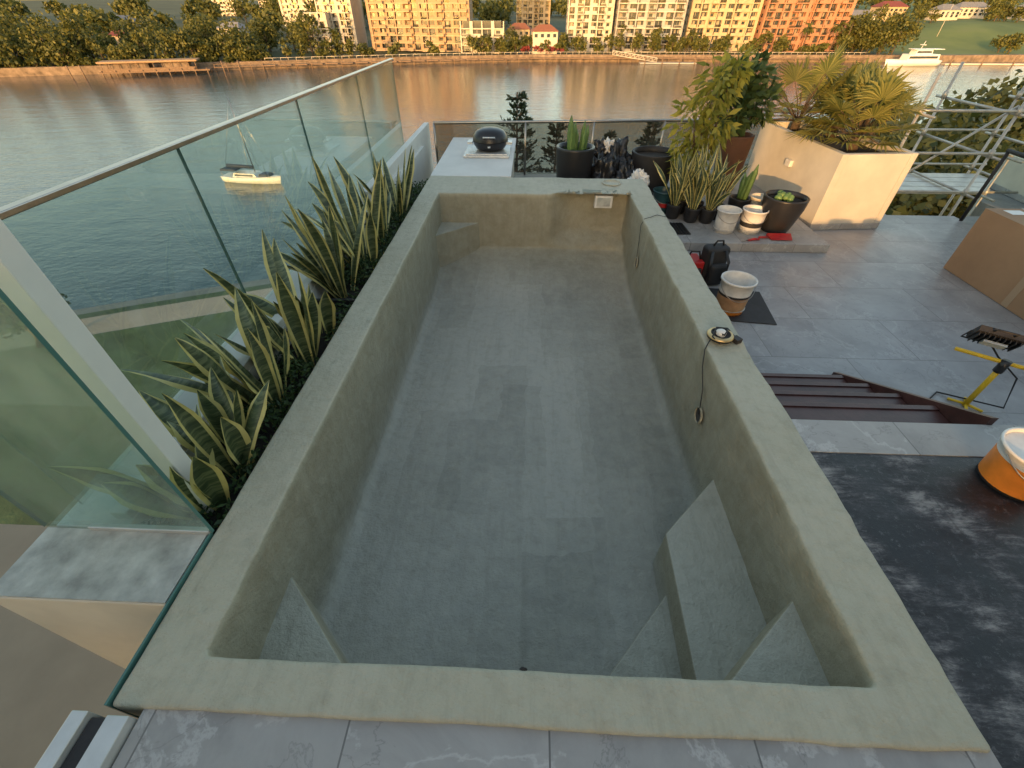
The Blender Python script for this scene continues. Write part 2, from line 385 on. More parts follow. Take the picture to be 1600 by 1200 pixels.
m.lathe([(.062,.0),(.078,.006),(.082,.020),(.074,.032),(.060,.034),(.055,.024),(.001,.022)],c,0,28,mis=[1,1,0,0,1,1])
m.lathe([(.03,.022),(.032,.045),(.02,.055),(.001,.056)],c,2,16,capb=False)
m.box(1.18,1.20,2.22,2.33,.030,.040,1,.4); m.box(1.30,1.345,2.23,2.28,.0,.03,1,.5)
m.tube([(1.17,2.26,.03),(1.14,2.22,.02),(1.112,2.18,-.01),(1.106,2.12,-.10),(1.108,2.02,-.20),(1.106,1.97,-.30),(1.11,1.96,-.36)],.0035,1)
m.tube([(1.25,2.36,.03),(1.27,2.30,.062),(1.23,2.24,.058),(1.19,2.29,.05),(1.23,2.34,.045)],.006,1)
m.tube([(1.20,2.20,.02),(1.16,2.24,.045),(1.21,2.33,.055),(1.28,2.33,.05),(1.32,2.27,.02)],.005,1)
m.obj('pool_light_fitting',[BRASS,BLACKM,WHITEP])
m=M(); m.tube([(1.36,4.34,.01),(1.28,4.40,.008),(1.20,4.33,.008),(1.14,4.30,.006),(1.11,4.28,-.05),(1.108,4.22,-.2),(1.112,4.19,-.38)],.0028,0)
m.obj('cable',[BLACKM])

# ---------------------------------------------------------------- terrace surfaces
m=M(); m.box(-1.14,1.378,-2.9,.285,-.20,-.016); m.obj('paving',[TILE2],None,.002)
m=M(); m.box(1.366,7.0,1.385,1.60,-.20,-.016); m.obj('paving_border',[TILE2],None,.002)
m=M(); m.box(1.3795,7.0,-2.9,1.382,-.20,-.020); m.obj('membrane_floor',[MEMB])
m=M()
m.box(1.38,5.85,1.60,6.2,-.85,-.6); m.box(-1.3,4.95,6.203,8.0,-.85,-.6); m.box(-1.3,1.38,5.63,6.2,-.85,-.6)
m.obj('terrace_floor',[TILE])
m=M(); m.box(1.378,3.50,4.93,7.9,-.597,-.50); m.obj('stone_plinth',[TILE2],None,.004)
m=M(); m.box(-1.62,-1.243,.88,5.7,-.6,-.16,1); 
m.obj('planter_bed',[WHITE,SOIL])
m=M(); m.box(-1.93,-1.625,.86,7.2,-.9,-.02); m.box(-1.70,-1.628,.90,5.75,-.02,.03); m.obj('parapet_kerb',[WHITE],None,.006)
m=M(); m.box(-1.74,-1.66,4.5,7.9,-.6,.16); m.obj('white_parapet_wall',[WHITE],None,.008)
m=M(); m.box(-1.94,-1.262,.57,.85,-19,-.012); m.obj('concrete_pier',[CREAM],None,.006)
m=M(); m.box(-1.935,-1.266,.575,.845,-.0105,-.004); m.obj('ledge_capping',[CONC])
m=M(); m.box(-1.254,-1.246,.275,.845,-1.4,.004); m.obj('glass_strip',[GEDGE])
m=M(); m.box(-12,-1.95,-6,2.6,-3.6,-3.3); m.box(-1.95,-1.27,-3,.56,-3.6,-3.3); m.obj('lower_terrace',[BEIGE])
ch=empty('glass_channel')
m=M(); m.box(-1.315,-1.265,-1.5,.255,-.10,.035,0); m.box(-1.262,-1.215,-1.5,.245,-.10,.012,1); m.box(-1.212,-1.145,-1.5,.25,-.10,.022,0)
m.obj('rail',[STEELP,BLACKM],ch,.003)
m=M(); m.box(-1.46,-1.385,1.0,1.075,-.2,1.35); m.obj('corner_post',[WHITE],None,.004)

# ---------------------------------------------------------------- glass fences
def panel(m,a,b,z0,z1,t=.012,gi=0,ei=1):
    a=Vector((a[0],a[1],0)); b=Vector((b[0],b[1],0)); d=(b-a).normalized(); nn=Vector((-d.y,d.x,0))*t/2
    for s in (-1,1):
        o=nn*s; m.add([(a.x+o.x,a.y+o.y,z0),(b.x+o.x,b.y+o.y,z0),(b.x+o.x,b.y+o.y,z1),(a.x+o.x,a.y+o.y,z1)],[(0,1,2,3)],gi)
    for p in (a,b):
        m.add([(p.x-nn.x,p.y-nn.y,z0),(p.x+nn.x,p.y+nn.y,z0),(p.x+nn.x,p.y+nn.y,z1),(p.x-nn.x,p.y-nn.y,z1)],[(0,1,2,3)],ei)
    m.add([(a.x-nn.x,a.y-nn.y,z1),(b.x-nn.x,b.y-nn.y,z1),(b.x+nn.x,b.y+nn.y,z1),(a.x+nn.x,a.y+nn.y,z1)],[(0,1,2,3)],ei)
e=empty('glass_balustrade')
m=M()
ys=[.96,2.49,4.02,5.56,7.1]
for a,b in zip(ys[:-1],ys[1:]): panel(m,(-1.9,a+.006),(-1.9,b-.006),-.05,1.02)
m.obj('glass_panels',[GLASS,GEDGE],e)
m=M(); m.box(-1.925,-1.875,.2,7.12,1.02,1.045); m.obj('top_rail',[STEEL],e,.004)
e=empty('glass_balustrade')
m=M()
xs=[-1.55,-.1,1.0,2.15,3.2,4.4]
for a,b in zip(xs[:-1],xs[1:]): panel(m,(a+.01,7.75+(a+1.5)*.09),(b-.01,7.75+(b+1.5)*.09),-.6,.16)
m.obj('glass_panels',[GLASSB,GEDGE],e)
m=M()
m.tube([(-1.56,7.75,.18),(4.45,8.29,.18)],.02,0)
for a in xs: m.tube([(a,7.75+(a+1.5)*.09,-.62),(a,7.75+(a+1.5)*.09,.18)],.018,0)
m.obj('rail_and_posts',[STEEL],e)
e=empty('glass_balustrade')
m=M(); panel(m,(-1.945,.85),(-1.243,.85),.0,1.12,.014); m.obj('glass_panel',[GLASSG,GEDGE],e)
m=M(); m.box(-1.75,-1.25,.838,.862,-.004,.018); m.box(-1.98,-1.93,.82,.88,1.00,1.05); m.obj('base_clamp',[STEELP],e,.003)
e=empty('glass_balustrade')
m=M(); 
for a,b in ((2.2,4.1),(4.1,6.0)): panel(m,(5.82,a+.01),(5.82,b-.01),-.6,.22)
m.obj('glass_panels',[GLASSB,GEDGE],e)
m=M(); m.tube([(5.82,2.0,.25),(5.82,6.05,.25)],.022)
for y in (2.1,4.1,6.03): m.tube([(5.82,y,-.6),(5.82,y,.25)],.02)
m.obj('rail_and_posts',[BLACKM],e)

# ---------------------------------------------------------------- snake plants
def blade(m,base,az,lean,L,W,curl,tw,mc=0,me=1,n=12,curve=0.0):
    base=Vector(base); h=Vector((math.cos(az),math.sin(az),0)); side0=Vector((-math.sin(az),math.cos(az),0))
    p=base.copy(); ang=lean; V=[]
    ds=L/n
    for i in range(n+1):
        t=i/n
        w=W*(.40+.80*math.sin(min(1,t*1.15+.02)*math.pi*.66))*(1 if t<.72 else max(.02,(1-t)/.28)**.75)
        d=h*math.sin(ang)+Vector((0,0,math.cos(ang)))
        nn=(h*math.cos(ang)-Vector((0,0,math.sin(ang))))
        a=tw+curve*t; s=side0*math.cos(a)+nn*math.sin(a); q=-side0*math.sin(a)+nn*math.cos(a)
        wob=.06*math.sin(t*14+tw*9)
        for k,lift in ((-1,.18+wob),(-.66,.08),(0,-.06),(.66,.08),(1,.18-wob)):
            V.append(p+s*(w*.5*k)+q*(w*lift))
        p=p+d*ds; ang+=curl/n*(.4+1.2*t)
    F1=[];F2=[]
    for i in range(n):
        for k in range(4):
            f=(i*5+k,i*5+k+1,(i+1)*5+k+1,(i+1)*5+k); (F2 if k in (0,3) else F1).append(f)
    b=len(m.v); m.v+=[tuple(v) for v in V]
    for F_,mi in ((F1,mc),(F2,me)):
        for f in F_: m.f.append(tuple(b+i for i in f)); m.m.append(mi); m.sm.append(True)
def snake(cx,cy,z,nl,Lr,spread=.12,W=.06,leanmax=.75,bias=None):
    m=M()
    for i in range(nl):
        az=2*math.pi*(i+U(-.4,.4))/nl
        if bias is not None and i%2: az=bias+U(-.9,.9)
        r=U(0,spread); lean=U(.05,leanmax)*(.4+.6*r/spread); curl=U(-.15,.95); L=U(*Lr)
        if bias is not None:
            k=max(0,math.cos(az)); lean*=1-.75*k; curl*=1-.8*k
            if cy<1.5: k=max(0,-math.sin(az)); lean*=1-.85*k; curl*=1-.95*k; r*=1-.6*k
        blade(m,(cx+r*math.cos(az)*.6,cy+r*math.sin(az),z),az,lean,L,W*U(.8,1.2),curl,U(-.8,.8),curve=U(-1.5,1.5))
    return m
random.seed(21)
for (cx,cy,nl,Lr,bi,W) in ((-1.43,1.06,9,(.36,.62),2.7,.088),(-1.43,1.28,12,(.36,.72),2.6,.088),(-1.44,1.74,11,(.42,.72),2.9,.084),(-1.45,2.12,13,(.45,.82),2.6,.08),(-1.46,2.45,6,(.35,.6),-2.2,.075),(-1.46,2.98,13,(.5,.88),3.0,.078),(-1.44,3.45,13,(.5,.95),2.8,.078),(-1.43,4.0,12,(.5,.85),1.9,.075),(-1.40,4.5,11,(.45,.8),1.6,.072)):
    m=snake(cx,cy,-.16,nl,Lr,.17,W,1.05,bi); m.obj('snake_plant',[SNAKE,SNEDGE])
m=M()
for i in range(8500):
    x=U(-1.61,-1.26); y=U(.9,5.6); 
    if noise.noise(Vector((x*3,y*2.5,0)))<-.22: continue
    d=rv(); d.z=abs(d.z)*.6; z=-.15+U(0,.11)+.05*noise.noise(Vector((x*6,y*6,2)))
    m.leaf((x,y,z),d,rv(),U(.02,.045),U(.012,.022))
m.obj('ground_cover_plants',[GCOV])
m=M(); m.blob((-1.40,1.02,-.14),(.10,.14,.03),3,.5,3,0); m.obj('mulch',[SOIL])
m=M(); m.box(-1.60,-1.27,2.62,2.70,-.15,-.10,0,.05); m.box(-1.60,-1.27,2.75,2.78,-.15,-.06,0,.05); m.obj('irrigation_tray',[BLACK])
random.seed(33)
# ---------------------------------------------------------------- barbecue counter
m=M(); m.box(-1.20,-.27,5.66,7.62,-.6,-.035,0); m.box(-1.24,-.24,5.64,7.66,-.032,.0,1); m.obj('outdoor_kitchen_counter',[CREAM,WHITE],None,.004)
e=empty('barbecue')
m=M(); m.box(-.93,-.30,6.45,7.05,.003,.028); m.box(-.90,-.33,6.48,6.52,.028,.045); m.obj('steel_tray',[STEELP],e,.004)
m=M(); 
m.lathe([(.15,.03),(.20,.05),(.235,.10),(.245,.14),(.248,.145)],(-.58,6.82,0),0,32)
m.lathe([(.25,.148),(.247,.165),(.238,.21),(.19,.265),(.11,.295),(.001,.303)],(-.58,6.82,0),0,32,capb=False,sx=1,sy=.95)
m.obj('kettle',[BLACK],e)
m=M(); m.tube([(-.66,6.60,.21),(-.66,6.55,.23),(-.50,6.55,.23),(-.50,6.60,.21)],.009); m.box(-.36,-.27,6.74,6.90,.11,.135)
m.box(-.90,-.83,6.74,6.90,.11,.135); m.lathe([(.02,.0),(.02,.02)],(-.58,6.56,.10),0,12,capt=True); m.obj('handles',[STEELP],e)

# ---------------------------------------------------------------- pots and buckets
def potmesh(m,c,r,h,mi=0,si=1,taper=.72,rim=.03):
    m.lathe([(r*taper,0),(r*(taper+.1),h*.15),(r*.95,h*.7),(r,h*.97),(r,h),(r-rim*.4,h+.004),(r-rim,h),(r-rim*1.1,h*.88)],c,mi,36)
    m.lathe([(r-rim*1.05,h*.87),(.001,h*.89)],c,si,24,capb=False)
def cactus(m,c,h,n=6,mi=2,sp=.08):
    for i in range(n):
        a=U(0,6.28); rr=U(0,sp); x=c[0]+rr*math.cos(a); y=c[1]+rr*math.sin(a); hh=h*U(.6,1); r=U(.028,.042)
        L=[];rs=[]
        for k in range(9):
            t=k/8; L.append((x+.03*math.cos(a)*t,y+.03*math.sin(a)*t,c[2]+hh*t)); rs.append(r*(1 if t<.85 else .55 if t<1 else .15))
        b0=len(m.v); m.tube(L,rs,mi,12)
        for j in range(b0,len(m.v)):
            if (j-b0)%2: 
                v=Vector(m.v[j]); k=(j-b0)//12; cc=Vector(L[min(k,8)]); m.v[j]=tuple(cc+(v-cc)*.72)
m=M(); potmesh(m,(.60,6.5,-.6),.26,.75); cactus(m,(.60,6.5,.06),.46,11,2,.13)
for i in range(160):
    a=U(0,6.28); rr=U(0,.2); m.leaf((.6+rr*math.cos(a),6.5+rr*math.sin(a),.07),Vector((math.cos(a),math.sin(a),U(.2,1))),rv(),U(.05,.1),.03,3)
m.obj('potted_cactus',[BLACK,SOIL,CACT,GCOV])
m=M(); potmesh(m,(1.74,6.75,-.5),.315,.54); m.obj('plant_pot',[BLACKM,SOIL])
m=M(); potmesh(m,(3.02,5.36,-.5),.245,.40,taper=.6)
for i in range(14):
    a=U(0,6.28); rr=U(0,.15); m.blob((3.02+rr*math.cos(a),5.36+rr*math.sin(a),-.12+U(0,.03)),(.035,.035,.035),i,.2,3,2,10,6)
m.obj('potted_cactus',[BLACK,SOIL,CACT])
m=M(); potmesh(m,(2.72,5.85,-.5),.14,.22); cactus(m,(2.72,5.85,-.29),.42,5,2,.06); m.obj('potted_cactus',[BLACK,SOIL,CACT])
for (x,y,h) in ((1.86,5.72,.62),(2.06,5.60,.66),(2.25,5.58,.62),(2.40,5.72,.70),(2.16,5.82,.72),(1.98,5.9,.7)):
    b=snake(x,y,-.34,10,(h*.6,h),.07,.045,.6)
    potmesh(b,(x,y,-.5),.10,.17,2,3); b.obj('potted_snake_plant',[SNAKE,SNEDGE,BLACK,SOIL])
def bucket(name,c,r,h,bands,mats,handle=True,fill=None):
    m=M(); prof=[];mis=[]
    prof.append((r*.84,0))
    for (t,mi) in bands:
        prof.append((r*(.84+.14*t),h*t)); mis.append(mi)
    top=bands[-1][1]
    prof+= [(r*1.04,h*.945),(r*1.04,h*1.0),(r*.97,h*1.005),(r*.94,h*.97),(r*.84,h*.15)]; mis+=[top]*5
    m.lathe(prof,c,0,36,mis=mis)
    m.lathe([(r*.93,h*(fill if fill else .16)),(.001,h*(fill if fill else .16))],c,len(mats)-1,24,capb=False)
    if handle:
        pts=[]
        for k in range(13):
            a=math.pi*k/12; pts.append((c[0]+r*1.06*math.cos(a),c[1]-r*1.02*math.sin(a),c[2]+h*.9-h*.38*math.sin(a)))
        m.tube(pts,.003,len(mats)-2,6)
    m.obj(name,mats)
bucket('paint_bucket',(2.39,5.31,-.5),.135,.26,[(.5,0),(.93,0)],[WHITEP,STEEL,WHITEP])
bucket('paint_bucket',(2.69,5.30,-.5),.14,.27,[(.3,0),(.5,1),(.62,0),(.93,0)],[WHITEP,BLACKM,STEEL,CONC])
bucket('paint_bucket',(2.95,5.78,-.5),.13,.26,[(.5,0),(.93,0)],[CREAM,STEEL,WHITEP])
bucket('bucket',(1.76,5.95,-.5),.14,.27,[(.3,0),(.5,1),(.93,0)],[TEALP,REDP,STEEL,BLACKM])
bucket('render_bucket',(1.92,3.62,-.598),.150,.33,[(.12,1),(.20,0),(.55,0),(.62,2),(.68,3),(.93,3)],[TAN,ORANGE,BLACKM,WHITEP,STEEL,CONC])
bucket('adhesive_bucket',(2.20,1.245,-.018),.138,.205,[(.07,2),(.60,0),(.74,0),(.93,1)],[ORANGE,WHITEP,BLACKM,STEEL,WHITEP],True,.93)
m=M(); m.box(1.50,2.32,3.42,4.02,-.597,-.590,0,-.12); m.obj('rubber_mat',[BLACKM],None,.002)
m=M(); m.box(1.45,1.95,5.15,5.50,-.497,-.490,0,.05,(1.7,5.32))
for i in range(12): m.box(1.47+i*.04,1.485+i*.04,5.16,5.49,-.489,-.480,0,.05,(1.7,5.32))
m.obj('drainage_grate',[BLACK])
m=M(); m.add([(2.86,5.02,-.49),(3.10,5.02,-.49),(3.12,5.14,-.455),(2.84,5.14,-.455),(2.84,5.15,-.49),(3.12,5.15,-.49)],[(0,1,2,3),(3,2,5,4),(0,3,4),(1,5,2)],0)
m.tube([(2.84,5.08,-.48),(2.72,5.06,-.475)],.012,0); m.obj('red_dustpan',[REDP])
m=M(); m.tube([(2.58,5.00,-.488),(2.66,5.03,-.485),(2.72,5.03,-.487)],[.012,.016,.012],0); m.tube([(2.5,4.98,-.489),(2.58,5.0,-.488)],.006,1); m.obj('trowel',[REDP,STEEL])
e=empty('tool_bag')
m=M(); m.box(1.78,2.02,4.14,4.30,-.595,-.22,0,.2); m.box(1.80,2.0,4.06,4.14,-.59,-.36,0,.2,(1.9,4.22)); m.obj('body',[BLACKM],e,.04,4)
m=M(); m.box(1.60,1.78,4.12,4.34,-.595,-.36,0,.1); m.box(1.62,1.76,4.09,4.12,-.55,-.42,1,.1,(1.7,4.2)); m.obj('red_pouch',[REDP,BLACKM],e,.025,3)
m=M()
m.tube([(1.83,4.12,-.25),(1.80,4.02,-.32),(1.81,4.00,-.45),(1.84,4.06,-.56)],.014); m.tube([(1.97,4.15,-.25),(1.98,4.04,-.32),(1.99,4.03,-.45),(1.97,4.1,-.56)],.014)
m.tube([(1.86,4.22,-.22),(1.88,4.21,-.17),(1.94,4.22,-.17),(1.96,4.23,-.22)],.010); m.tube([(1.62,4.2,-.36),(1.65,4.2,-.28),(1.73,4.2,-.28),(1.76,4.2,-.36)],.010)
m.obj('straps',[BLACKM],e)
m=M()
for i,(x,y,z,a,b_,c_,mi) in enumerate(((1.02,6.6,-.30,.2,.2,.30,0),(1.25,6.85,-.2,.18,.2,.3,0),(1.10,6.95,0.0,.10,.12,.13,1),(1.35,6.5,-.3,.15,.15,.25,0),(.98,6.9,-.05,.12,.1,.15,0))):
    m.blob((x,y,z),(a,b_,c_),i+3,.6,2.6,mi,36,24)
m.obj('rubbish_bags',[BLACK,WHITEP])
m=M(); m.blob((1.37,5.84,-.13),(.12,.13,.15),14,.5,3.2,0,36,24); m.obj('white_cloth',[WHITEP])

# ---------------------------------------------------------------- leafy pot plants
def bush(name,pot,potr,poth,stems,leafmat,nl,LL,LW,extra=None,potmat=BLACKM,droop=.3):
    m=M(); potmesh(m,pot,potr,poth,0,1)
    for (tx,ty,tz,rad) in stems:
        b=Vector((pot[0]+U(-.04,.04),pot[1]+U(-.04,.04),pot[2]+poth*.85)); t=Vector((tx,ty,tz)); mid=b.lerp(t,.5)+Vector((U(-.05,.05),U(-.05,.05),0))
        m.tube([b,mid,t],[.016,.012,.005],2,7)
        for j in range(5):
            s=mid.lerp(t,U(0,1)); q=s+rv()*rad*.8; m.tube([s,q],[.006,.003],2,5)
        for i in range(nl):
            d=rv(); p=t+Vector((d.x,d.y,d.z*1.15))*rad*(R()**.45)
            dd=(d+rv()*.7); dd.z-=droop
            L=U(*LL); m.leaf(p,dd,rv(),L,L*LW,3)
    m.obj(name,[potmat,SOIL,BARK,leafmat])
bush('mango_plant',(2.25,6.35,-.5),.2,.36,[(2.08,6.3,.25,.24),(2.02,6.3,.55,.27),(2.20,6.3,.85,.24),(2.38,6.4,1.0,.18),(2.10,6.35,.02,.18),(2.3,6.3,.42,.22)],LEAFY,150,(.09,.18),.36,droop=.7)
bush('ficus_plant',(2.90,6.95,-.5),.22,.72,[(2.72,6.9,.72,.24),(2.88,7.0,.88,.20),(3.0,6.9,.60,.20),(2.75,6.9,.48,.2),(2.62,6.95,.86,.18)],LEAFD,150,(.10,.19),.45,potmat=TERRA)

# ---------------------------------------------------------------- white planter with palms
rot=math.radians(5.5); pc=(3.60,5.60)
e=empty('raised_planter')
m=M()
m.box(3.60,4.52,5.60,7.5,-.595,-.52,2,rot,pc)
for (a,b,c,d) in ((3.605,3.68,5.605,7.495),(4.44,4.515,5.605,7.495)): m.box(a,b,c,d,-.52,.29,0,rot,pc)
m.box(3.682,4.438,5.608,5.68,-.52,.287,0,rot,pc); m.box(3.682,4.438,7.42,7.49,-.52,.287,0,rot,pc); m.box(3.683,4.437,5.682,7.418,-.5,.20,1,rot,pc)
m.obj('planter_box',[CREAM,SOIL,TILE2],e,.004)
m=M(); m.box(3.55,3.60,6.42,6.54,-.06,.02,0,rot,pc); m.obj('outdoor_socket',[WHITEP],e,.006)
def fanpalm(c,n,H,fr,name='fan_palm'):
    m=M(); c=Vector(c)
    m.tube([c,c+Vector((0,0,H*.28))],[.07,.05],1,10)
    for i in range(n):
        az=U(0,6.28); el=U(.0,1.35); L=H*U(.45,.9)
        d=Vector((math.cos(az)*math.cos(el),math.sin(az)*math.cos(el),math.sin(el)))
        s=c+Vector((0,0,H*.2)); t=s+d*L; t.z-=.04*L
        m.tube([s,s.lerp(t,.5)+Vector((0,0,.04)),t],[.007,.006,.004],1,5)
        dd=(t-s).normalized(); side=dd.cross(Vector((0,0,1))).normalized(); nn=side.cross(dd)
        k=22; R0=fr*U(.75,1.1)
        for j in range(k):
            a=(j/(k-1)-.5)*math.radians(250); v=(dd*math.cos(a)+side*math.sin(a)+nn*.12).normalized()
            dv=v.cross(nn).normalized(); LL=R0*(1-.25*abs(j/(k-1)-.5)*2)*U(.9,1.05); w=LL*.05
            tip=t+v*LL-Vector((0,0,LL*U(.05,.30))); mid=t+v*LL*.55
            m.add([t,mid+dv*w+nn*w*.4,tip,mid],[(0,1,2,3)],0); m.add([t,mid,tip,mid-dv*w+nn*w*.4],[(0,1,2,3)],0)
    m.obj(name,[LEAFP,BARK])
fanpalm((3.72,7.1,.20),30,.76,.34); fanpalm((4.05,6.2,.20),40,.66,.36); fanpalm((4.15,6.9,.20),26,.70,.34)

# ---------------------------------------------------------------- stair
e=empty('steel_stairs'); m=M()
for i in range(4):
    z=-.022-.1145*i; y=1.605+.225*i
    m.box(1.39,2.36,y+.002,y+.245,z-.1165-.02,z-.1165); m.box(1.39,2.36,y-.004,y,z-.13,z-.004 if i==0 else z-.022)
    m.box(1.39,2.36,y+.215,y+.250,z-.1160,z-.108)
m.obj('treads',[BROWN],e,.002)
m=M()
m.add([(x,y,z) for x in (2.365,2.40) for y,z in ((1.602,.03),(1.602,-.25),(2.35,-.598),(2.62,-.598),(2.62,-.52))],[(0,1,2,3,4),(9,8,7,6,5),(0,5,6,1),(4,9,5,0),(3,8,9,4),(2,7,8,3),(1,6,7,2)])
m.obj('stringer',[BROWN],e)
# ---------------------------------------------------------------- work light on stand
e=empty('work_light'); m=M()
for a in (0.9,2.4,4.2,5.6): m.tube([(3.2,2.36,-.575),(3.2+.10*math.cos(a),2.36+.10*math.sin(a),-.588)],.010)
m.tube([(3.2,2.36,-.59),(3.2,2.36,-.20)],.017)
m.tube([(2.99,2.52,-.20),(3.45,2.20,-.20)],.014); m.obj('stand',[YEL],e)
m=M(); m.tube([(3.2,2.36,-.27),(3.2,2.36,-.18)],.028,0); m.obj('clamp',[BLACK],e)
m=M()
c=Vector((3.12,2.46,-.06)); rz=-.6
cz,sz=math.cos(rz),math.sin(rz); tx=.75
def L(x,y,z):
    y2=y*math.cos(tx)-z*math.sin(tx); z2=y*math.sin(tx)+z*math.cos(tx)
    return (c.x+x*cz-y2*sz,c.y+x*sz+y2*cz,c.z+z2)
def lbox(a,b,c_,d,e_,f_,mi): 
    v=[L(x,y,z) for z in (e_,f_) for y in (c_,d) for x in (a,b)]; m.add(v,[(0,2,3,1),(4,5,7,6),(0,1,5,4),(2,6,7,3),(0,4,6,2),(1,3,7,5)],mi)
lbox(-.12,.12,-.02,.02,-.085,.085,0); 
for i in range(9): lbox(-.105+.026*i-.003,-.105+.026*i+.003,-.045,-.02,-.07,.07,0)
lbox(-.06,.06,-.060,-.045,-.03,.03,1)
m.tube([L(-.13,0,0),L(-.13,0,-.13),L(.13,0,-.13),L(.13,0,0)],.006,0)
m.tube([L(-.05,.0,.085),L(-.05,-.01,.14),L(.05,-.01,.14),L(.05,0,.085)],.007,0)
m.obj('floodlight',[BLACKM,STEELP],e)
m=M(); m.tube([(3.12,2.44,-.12),(3.3,2.5,-.25),(3.5,2.45,-.4),(3.4,2.3,-.55),(3.1,2.5,-.59),(2.9,2.35,-.592),(2.7,2.3,-.592)],.006); m.obj('lead',[BLACKM],e)
m=M(); m.box(4.60,5.35,3.0,4.60,-.595,.05,0); m.box(4.597,4.5995,3.75,3.82,-.59,.05,1); m.box(4.72,4.88,4.42,4.54,.0505,.053,2); m.box(4.94,5.01,3.0,4.60,.0505,.052,1)
m.box(4.68,4.80,3.4,3.6,.0505,.053,2)
m.obj('cardboard_box',[CARD,TAPE,WHITEP],None,.006)
# ---------------------------------------------------------------- scaffold
m=M()
P=[(5.05,6.75),(6.3,6.75),(5.05,8.1),(6.3,8.1),(7.4,6.75),(7.4,8.1)]
for x,y in P: m.tube([(x,y,-6),(x,y,.95)],.019)
for z in (-.45,.05,.55):
    m.tube([(4.6,6.75,z),(7.6,6.75,z)],.018)
    if z<.5: m.tube([(4.6,8.1,z+.03),(7.6,8.1,z+.03)],.018)
    for x in (5.05,6.3,7.4): m.tube([(x+.04,6.5,z-.04),(x+.04,8.3,z-.04)],.018)
m.tube([(5.05,6.80,-.5),(6.3,6.80,.6)],.017)
for i in range(4): m.box(5.1,7.4,7.0+i*.24,7.0+i*.24+.22,-.56,-.52,0)
for x,y in P:
    for z in (-.45,.05,.55): m.tube([(x,y,z-.045),(x,y,z+.045)],.034)
m.obj('scaffolding',[GALV])

# ---------------------------------------------------------------- own building
m=M(); m.box(-1.25,7,.30,6.2,-19,-1.0); m.box(-1.94,-1.25,.852,6.2,-19,-.95); m.box(-1.94,4.95,6.203,8.02,-19,-.86); m.box(-1.25,7,-9,.269,-19,-.21); m.box(-14,-1.27,-9,-6.05,-19,-3.4)
m.box(1.39,7,.301,1.59,-.99,-.21)
m.obj('apartment_podium',[CREAM])
m=M()  # unseen blocks behind the camera, added and shaped to shade pool and terrace
m.box(-16,-3.2,-9,-3.0,-3.3,5.2,0); m.box(1.2,12,-9,-3.0,-.2,4.6,0)
m.box(-16.2,-3.1,-9.2,-2.7,5.2,5.5,1); m.box(1.1,12.2,-9.2,-2.7,4.6,4.9,1)
for i in range(4): m.box(1.7+i*2.2,3.6+i*2.2,-2.995,-2.96,0,2.6,2)
for i in range(5): m.box(-15+i*2.0,-13.2+i*2.0,-2.995,-2.96,0,2.8,2)
m.obj('unseen_shade_block',[CREAM,WHITE,WIN])
m=M(); m.box(-3.19,1.19,-3.2,-3.0,-.2,.80); m.obj('unseen_shade_wall',[CREAM])  # unseen low wall in the gap, height set so low sun grazes far coping

# ---------------------------------------------------------------- river and land
m=M(); m.add([(-3000,-1500,-20),(3000,-1500,-20),(3000,4000,-20),(-3000,4000,-20)],[(0,1,2,3)]); m.obj('river',[WATER])
def strip(name,o0,o1,z0,z1,mat,x0=-260,x1=330):
    m=M(); Vv=[];Ff=[]; nn=60
    for i in range(nn+1):
        x=x0+(x1-x0)*i/nn; y=49.5+.42*x; w=1.2*noise.noise(Vector((x*.05,0,0)))
        Vv+= [(x,y-o0+w,z0),(x,y-o1+w,z1)]
    for i in range(nn): Ff.append((2*i,2*i+1,2*i+3,2*i+2))
    m.add(Vv,Ff); m.obj(name,[mat])
strip('river_beach',-2.5,3.6,-20.2,-18.9,SAND); strip('river_wall',3.6,4.0,-18.9,-18.2,STONE); strip('grass_verge',4.0,5.2,-18.2,-18.1,GRASS)
strip('footpath',5.2,8.6,-18.1,-18.1,PATH); strip('ground',8.6,400,-18.08,-18.05,GRASS)
def yb(x):
    P=[(-900,20),(-600,70),(-240,185),(-150,216),(-50,252),(0,264),(200,268),(600,310),(900,330)]
    for (a,b),(c,d) in zip(P[:-1],P[1:]):
        if a<=x<=c: return b+(d-b)*(x-a)/(c-a)
    return 20 if x<0 else 330
def hz(x,d):
    z=-17.6+8*sstep(25,300,d)+14*sstep(300,900,d)*(1+.4*noise.noise(Vector((x*.004,d*.002,0))))
    z+= 9.5*sstep(165,230,x)*sstep(6,75,d)
    return z
m=M(); Vv=[];Ff=[]; xsn=120; ds=[0,3,8,15,25,35,50,65,80,100,130,170,220,300,400,550,750,1000,1400]
for i in range(xsn+1):
    x=-850+1700*i/xsn
    for d in ds: Vv.append((x*(1+d/900),yb(x)+d,hz(x,d)+(noise.noise(Vector((x*.02,d*.02,1)))*1.5 if d>30 else 0)))
k=len(ds)
for i in range(xsn):
    for j in range(k-1): Ff.append((i*k+j,(i+1)*k+j,(i+1)*k+j+1,i*k+j+1))
m.add(Vv,Ff,0,True); m.obj('far_riverbank',[FARL])
m=M()
x=-230
